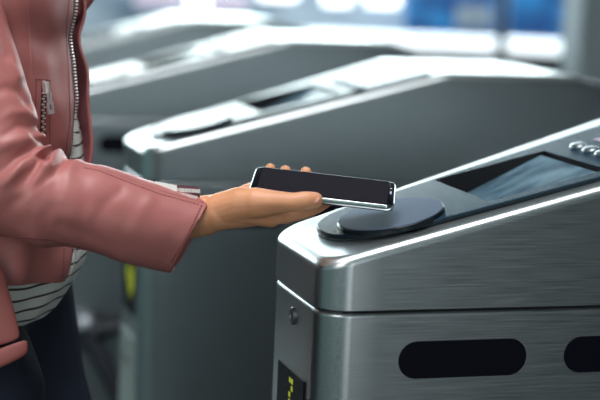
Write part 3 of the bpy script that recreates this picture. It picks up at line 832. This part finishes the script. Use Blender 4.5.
for s in (-1, 1):
    V, Fc = [], []; ec = H+E1*.075+E2*(.030*s)+E3*.012; ellipsoid(V, Fc, ec, [E1*.012, E2*.014, E3*.008]); e = mesh_obj('eye', V, Fc, M['eye'], person)
    V, Fc = [], []; ellipsoid(V, Fc, ec+E1*.0095, [E1*.003, E2*.006, E3*.006]); i_ = mesh_obj('iris', V, Fc, M['iris'], None); i_.parent = e
V, Fc = [], []; ellipsoid(V, Fc, H+E1*.088+E3*-.062, [E1*.008, E2*.024, E3*.008]); mesh_obj('mouth', V, Fc, M['lips'], person)

# ------------------------------------------------------------------ setting and background
def struct(name, bm, mat):
    o = bm_obj(name, bm, mat, None, False); o['kind'] = 'structure'; return o
M['floor'] = simple('station_floor', (.065,.082,.088), .4, var=.15, vscale=3)
M['lowwall'] = simple('dark_low_wall', (.045,.055,.06), .5); M['sill'] = simple('white_sill', (.85,.88,.9), .5, em=(.85,.95,1), es=1.6)  # sill emits in place of the daylight falling on it
M['column'] = simple('grey_column', (.26,.31,.33), .6); M['post'] = simple('dark_frame', (.03,.045,.06), .5)
M['ceil'] = simple('ceiling_grey', (.03,.035,.04), .8)
M['lamp'] = simple('lamp_diffuser', (.9,.9,.9), .5, em=(.93,.97,1), es=14)
bm = bmesh.new(); box_bm(bm, -6, 9, -5, 12, -.2, 0); struct('floor', bm, M['floor'])
# the far end is square to the view, about six and a half metres off
FO = Vector((CAM.x, CAM.y, 0)) + E2*6.2
def far_box(name, px0, px1, z0, z1, depth, thick, mat, bev=0, parent=None):
    a = (W(px0, 30, depth)-CAM).dot(E1); b = (W(px1, 30, depth)-CAM).dot(E1)
    bm = bmesh.new(); box_bm(bm, a, b, depth, depth+thick, z0, z1, bev)
    bm.transform(Matrix.Translation((CAM.x, CAM.y, 0)) @ Matrix((E1, E2, E3)).transposed().to_4x4())
    return bm_obj(name, bm, mat, parent, False)
def zat(py, depth, px=400): return W(px, py, depth).z
D0 = 6.2
o = far_box('wall_back', -700, 1500, 0, zat(48, D0), D0, .12, M['lowwall']); o['kind'] = 'structure'
o = far_box('trim_1', 300, 1500, zat(48, D0)+.0, zat(35.5, D0), D0-.02, .22, M['sill'], .01); o['kind'] = 'structure'
for i, px in enumerate((502, 567)):
    o = far_box('door_post', px-4.5, px+4.5, .0, 2.6, D0-.25, .06, M['post'], .005)
    tag(o, ('dark upright frame post left of the right-hand blue panel', 'dark upright frame post beside the grey column')[i], 'post', 'dark posts at the far end')
o = far_box('column', 578, 640, 0, 3.2, D0-.6, .35, M['column'], .02); tag(o, 'blurred pale grey column at the upper right edge', 'column')
# blue backlit panels with softly lighter patches and writing-like smears
def panel_mat(name, c0, c1, scale, es):
    m, t, b = nt(name); tc = t.nodes.new('ShaderNodeTexCoord'); n = t.nodes.new('ShaderNodeTexNoise'); n.inputs['Scale'].default_value = scale; n.inputs['Detail'].default_value = 1
    cr = t.nodes.new('ShaderNodeValToRGB'); cr.color_ramp.elements[0].position = .38; cr.color_ramp.elements[0].color = (*c0, 1); cr.color_ramp.elements[1].position = .62; cr.color_ramp.elements[1].color = (*c1, 1)
    lk(t, tc.outputs['Object'], n.inputs['Vector']); lk(t, n.outputs['Fac'], cr.inputs['Fac']); lk(t, cr.outputs['Color'], b.inputs['Base Color']); lk(t, cr.outputs['Color'], b.inputs['Emission Color'])
    b.inputs['Emission Strength'].default_value = es; b.inputs['Roughness'].default_value = .4; return m
M['blue'] = panel_mat('blue_backlit', (.004,.06,.26), (.02,.24,.58), 6, .45)
M['palewin'] = panel_mat('pale_window', (.10,.16,.22), (.36,.45,.52), 3.2, .5)
M['bright'] = simple('bright_glass', (.9,.9,.9), .4, em=(.95,.97,1), es=2.6)
M['mauve'] = simple('mauve_glass', (.5,.45,.55), .4, em=(.6,.53,.68), es=.9)
D1 = D0+.9
zt = 2.6
o = far_box('wall_far', -900, 1600, 0, 4.2, D1+.5, .1, M['palewin']); o['kind'] = 'structure'
def lightbox(px0, px1, py0, py1, mat, label, cat='lightbox', name='backlit_panel', group=None, bulge=0):
    r = far_box(name, px0, px1, zat(py1, D1), zat(py0, D1), D1, .06, mat, .012); tag(r, label, cat, group); return r
lightbox(404, 496, -60, 31, M['blue'], 'wide blue backlit panel left of the dark post', name='blue_panel')
lightbox(509, 563, -60, 31, M['blue'], 'narrow blue backlit panel between the two dark posts', name='blue_panel')
lightbox(566, 580, -60, 33, M['blue'], 'sliver of blue backlit panel beside the grey column', name='blue_panel')
for a, b_, c_, d_, mt, lb in ((134,180,-12,17,'mauve','dim mauve lit pane at the far end, left of the tall white pane'), (187,207,-20,24,'bright','tall narrow glowing white pane at the far end'), (207,246,2,19,'mauve','dim mauve lit pane at the far end, right of the tall white pane'),
      (257,296,-25,5,'bright','glowing white pane at the far end above the peak of the third gate'), (321,350,-25,8,'bright','glowing white pane left of the dark gap in the far windows'), (364,398,-25,7,'bright','glowing white pane next to the wide blue panel'),
      (108,129,-30,2,'bright','glowing white pane right of the jacket lapel')):
    lightbox(a, min(b_, 401), c_, d_, M[mt], lb, 'window pane', 'lit_pane', 'lit panes at the far end')
o = far_box('lit_pane', 455, 490, zat(25, D1-.05), zat(2, D1-.05), D1-.06, .03, M['palewin'], .005); tag(o, 'paler patch standing before the wide blue panel', 'sign')

# ceiling, its lamp and added fill lights, out of view but reflected in the steel
bm = bmesh.new(); box_bm(bm, -6, 9, -5, 12, 3.4, 3.5); struct('ceiling', bm, M['ceil'])

def area(name, loc, target, sx, sy, e, col):
    l = bpy.data.lights.new(name, 'AREA'); l.shape = 'RECTANGLE'; l.size = sx; l.size_y = sy; l.energy = e; l.color = col
    o = bpy.data.objects.new(name, l); o.location = loc; COL.objects.link(o)
    o.rotation_euler = (Vector(target)-Vector(loc)).to_track_quat('-Z', 'Y').to_euler(); return o
area('ceiling_light_over_gates', (-.2, -.2, 3.3), (-.1, .2, 1.0), 1.6, 1.6, 80, (.95,.98,1))
area('front_fill', (-2.2, -2.6, 2.4), (-.1, .1, 1.0), 1.8, 1.8, 37, (1,.95,.93))  # soft fill added on the camera side
area('gate_side_fill', (.35, -4.6, 1.0), (.1, 0, .95), .5, 2.0, 15, (.96,.97,1))  # tall panel added behind the camera to brighten the gate sides
M['daylight'] = simple('daylight_window', (.9,.9,.9), .5, em=(.84,.99,1), es=10)
o = far_box('window_1', -700, 1100, 1.40, 2.50, D1+.40, .05, M['daylight']); o['kind'] = 'structure'
w = bpy.data.worlds.new('world'); SC.world = w; w.use_nodes = True; t = w.node_tree; bg = t.nodes['Background']
tc = t.nodes.new('ShaderNodeTexCoord'); sp = t.nodes.new('ShaderNodeSeparateXYZ'); lk(t, tc.outputs['Generated'], sp.inputs[0])
cr = t.nodes.new('ShaderNodeValToRGB'); mr = t.nodes.new('ShaderNodeMapRange'); mr.inputs['From Min'].default_value = -1; mr.inputs['From Max'].default_value = 1
lk(t, sp.outputs['X'], mr.inputs['Value']); lk(t, mr.outputs['Result'], cr.inputs['Fac'])
cr.color_ramp.elements[0].position = .56; cr.color_ramp.elements[1].position = .71; cr.color_ramp.elements[0].color = (.40,.66,.65,1); cr.color_ramp.elements[1].color = (.050,.036,.041,1)
lk(t, cr.outputs['Color'], bg.inputs['Color']); bg.inputs['Strength'].default_value = .6
SC.view_settings.view_transform = 'Standard'; SC.view_settings.look = 'None'; SC.view_settings.exposure = 0
